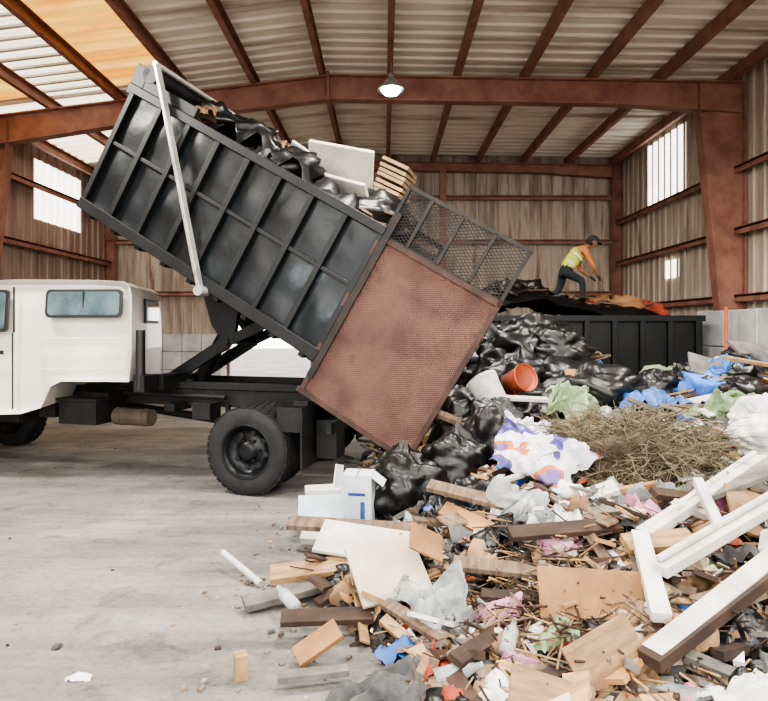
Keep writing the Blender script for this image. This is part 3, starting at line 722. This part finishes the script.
def ch(x,y): return 1.62+.25*math.exp(-((x-3.9)**2)/1.5)+.5*math.exp(-((x-2.3)**2)/.9)+.1*noise.noise(Vector((x*2,y*2,4)))-.05
b=MB();NX,NY=50,26;vs=[]
for j in range(NY+1):
    for i in range(NX+1):
        x=CX0+.04+i/NX*(CX1-CX0-.08);y=CY0+.04+j/NY*(CY1-CY0-.08); vs.append((x,y,ch(x,y)+.05*noise.noise(Vector((x*9,y*9,0)))-.12*(1 if j in(0,NY) else 0)))
b.add(vs,[(j*(NX+1)+i,j*(NX+1)+i+1,(j+1)*(NX+1)+i+1,(j+1)*(NX+1)+i) for j in range(NY) for i in range(NX)],0,True)
for i in range(200):
    x,y=R.uniform(CX0+.3,CX1-.4),R.uniform(CY0+.25,CY1-.25)
    b.box((x,y,ch(x,y)+.04),(R.uniform(.1,.6),R.uniform(.04,.2),.03),rotm(R.uniform(-.5,.5),R.uniform(-.4,.4),R.uniform(0,3)),R.choice([1,2,2,3,4,5,2]) if x>3.4 else R.choice([0,0,2,5]))
for i in range(12): 
    x,y=R.uniform(1.4,3),R.uniform(10.3,11.8); b.bag((x,y,ch(x,y)+.02),(.35,.3,.2),0,i*5.5,False,28,.35)
for i in range(8):
    x,y=R.uniform(3.8,4.7),R.uniform(10.3,11.2); b.bag((x,y,ch(x,y)+.06),(.25,.2,.16),(3,1,2,4)[i%4],i*5.5,False,20,.35)
b.obj('container_waste',[SHEET[1],WOOD[0],WOOD[1],SHEET[7],WOOD[3],WOOD[2]])
# ---------------------------------------------------------------- worker
wk=empty('worker')
wx,wy=3.2,10.7; gz=ch(3.3,10.7)+.03
def worker():
    V=[];E=[];Rr=[];lab=[]
    def add(p,r,par,l):
        V.append(Vector(p)); Rr.append(r); lab.append(l)
        if par is not None: E.append((par,len(V)-1))
        return len(V)-1
    pel=add((0,0,.62),(.14,.15),None,'leg'); sp=add((.12,0,.76),(.12,.14),pel,'vest'); ch_=add((.26,0,.9),(.13,.17),sp,'vest'); sh=add((.35,0,.99),(.1,.13),ch_,'vest')
    nk=add((.43,0,1.05),(.05,.05),sh,'skin'); hd=add((.49,0,1.08),(.055,.055),nk,'skin')
    for s in(1,-1):
        hp=add((.02,s*.1,.56),(.095,.095),pel,'leg')
        if s>0: kn=add((-.02,s*.16,.3),(.065,.065),hp,'leg'); an=add((-.22,s*.18,.07),(.045,.045),kn,'leg'); to=add((-.1,s*.2,.03),(.045,.035),an,'boot')
        else: kn=add((.3,s*.15,.42),(.068,.068),hp,'leg'); an=add((.3,s*.16,.09),(.045,.045),kn,'leg'); to=add((.44,s*.17,.05),(.045,.035),an,'boot')
        so=add((.34,s*.19,.95),(.062,.062),sh,'sleeve')
        if s>0: el=add((.36,s*.25,.68),(.045,.045),so,'sleeve'); wr=add((.55,s*.2,.52),(.03,.03),el,'skin')
        else: el=add((.44,s*.26,.7),(.045,.045),so,'sleeve'); wr=add((.56,s*.18,.52),(.03,.03),el,'skin')
        d=(V[wr]-V[el]).normalized(); pm=add(V[wr]+d*.06,(.036,.02),wr,'glove')
        for k in range(4):
            base=V[pm]+Vector((0,(k-1.5)*.02,0)); f1=add(base+d*(.04),(.009,.009),pm,'glove'); add(V[f1]+(d+Vector((0,0,-.6))).normalized()*(.03+.006*(k in(1,2))),(.008,.008),f1,'glove')
        t1=add(V[wr]+d*.03+Vector((.0,-s*.04,-.0)),(.01,.01),wr,'glove'); add(V[t1]+d*.03,(.009,.009),t1,'glove')
    me=bpy.data.meshes.new('wk'); me.from_pydata(V,E,[]); o=bpy.data.objects.new('wk',me); bpy.context.collection.objects.link(o)
    md=o.modifiers.new('s','SKIN')
    if not me.skin_vertices: return
    for i,sv in enumerate(me.skin_vertices[0].data): sv.radius=Rr[i]; sv.use_root=(i==0)
    o.modifiers.new('d','SUBSURF').levels=2; o.modifiers['d'].render_levels=2
    dg=bpy.context.evaluated_depsgraph_get(); m2=bpy.data.meshes.new_from_object(o.evaluated_get(dg)); bpy.data.objects.remove(o)
    names=['leg','vest','skin','boot','sleeve','glove']
    m2.materials.clear()
    for m in(mat('work_trousers','#1a1e24','#2a2f36',8,.9),mat('hi_vis_vest','#a9b43a','#cfd25a',8,.6),mat('skin','#7c5340','#946a52',8,.6),mat('boot_leather','#2a211b','#3a2e26',8,.7),mat('sleeve_orange','#a06238','#bc7a48',8,.8),mat('work_glove','#22262b','#33383e',8,.8)): m2.materials.append(m)
    for p in m2.polygons:
        c=p.center;best=9;bi=0
        for a,bb in E:
            A,B=V[a],V[bb];ab=B-A;t=max(0,min(1,(c-A).dot(ab)/ab.length_squared));d=(c-(A+ab*t)).length-.5*(Rr[a][0]*(1-t)+Rr[bb][0]*t)
            if d<best: best=d;bi=bb if t>.35 else a
        p.material_index=names.index(lab[bi]); p.use_smooth=True
    ob=bpy.data.objects.new('body',m2); bpy.context.collection.objects.link(ob); ob.parent=wk
    b=MB(); c=Vector((.53,0,1.13)); RR=rotm(0,.5,0)
    vs=[];n=24
    for j in range(15):
        ph=math.pi*j/14
        for i in range(n):
            th=2*math.pi*i/n; d=Vector((math.sin(ph)*math.cos(th),math.sin(ph)*math.sin(th),math.cos(ph)))
            x,y,z=d.x*.095,d.y*.075,d.z*.118
            if z<0: x*=1-.15*abs(d.z); y*=1-.3*abs(d.z)
            if d.x>.9 and -.35<d.z<.1: x+=.022*(1-abs(d.z+.12)*3)*(1 if abs(d.y)<.3 else 0)
            if d.x>.7 and abs(d.y)>.2 and abs(d.z)<.15: x-=.008
            vs.append(c+RR@Vector((x,y,z)))
    b.add(vs,[(j*n+i,(j+1)*n+i,(j+1)*n+(i+1)%n,j*n+(i+1)%n) for j in range(14) for i in range(n)],0,True)
    for s in(1,-1):
        b.bag(c+RR@Vector((.082,s*.03,.01)),(.01,.012,.008),2,1,False,10,0)
        b.bag(c+RR@Vector((-.005,s*.078,-.01)),(.02,.01,.03),0,1,False,10,0)
    b.bag(c+RR@Vector((.085,0,-.055)),(.008,.025,.006),3,1,False,10,0)
    b.lathe([(.125,.001),(.12,.05),(.09,.085),(.04,.1),(.02,.1)],c,RR@Vector((-.15,0,1)),24,1)
    b.box(c+RR@Vector((.12,0,.045)),(.09,.12,.008),RR,1)
    b.bag(c+RR@Vector((-.03,0,-.0)),(.088,.08,.1),2,1,False,20,.05)
    b.obj('head',[bpy.data.materials['skin'],mat('cap','#26282c','#34373c',8,.8),mat('hair_black','#15110e','#241c17',20,.8),mat('lips','#7a4038','#8a4c42',8,.5)],wk)
    b=MB()
    ax=Vector((.7,0,.7)).normalized()
    for t,ry,rx in((.1,.135,.12),(.26,.165,.135)):
        o_=Vector((.02,0,.64))+ax*(t+.04); vs=[]
        for k in range(25):
            a=k*2*math.pi/24
            for off in(-.02,.02): vs.append(o_+ax*off+Vector((-.7,0,.7))*math.cos(a)*rx+Vector((0,1,0))*math.sin(a)*ry)
        b.add(vs,[(2*k,2*k+1,2*k+3,2*k+2) for k in range(24)],0,True)
    b.obj('reflective_bands',[SHEET[0]],wk)
worker()
wk.location=(wx,wy,gz); wk.scale=(.98,.98,.98)
# ---------------------------------------------------------------- world, camera
w=bpy.data.worlds.new('World'); bpy.context.scene.world=w; w.use_nodes=True
bg=w.node_tree.nodes['Background']; bg.inputs[0].default_value=(1,.97,.92,1); bg.inputs[1].default_value=6.0
try: bpy.context.scene.view_settings.look='AgX - Medium High Contrast'
except Exception: pass
cam=bpy.data.cameras.new('camera'); co=bpy.data.objects.new('camera',cam); bpy.context.collection.objects.link(co)
co.location=(0,0,1.52); co.rotation_euler=(math.pi/2,0,0); cam.lens=28.125; cam.sensor_width=36; cam.shift_y=-.0293
bpy.context.scene.camera=co
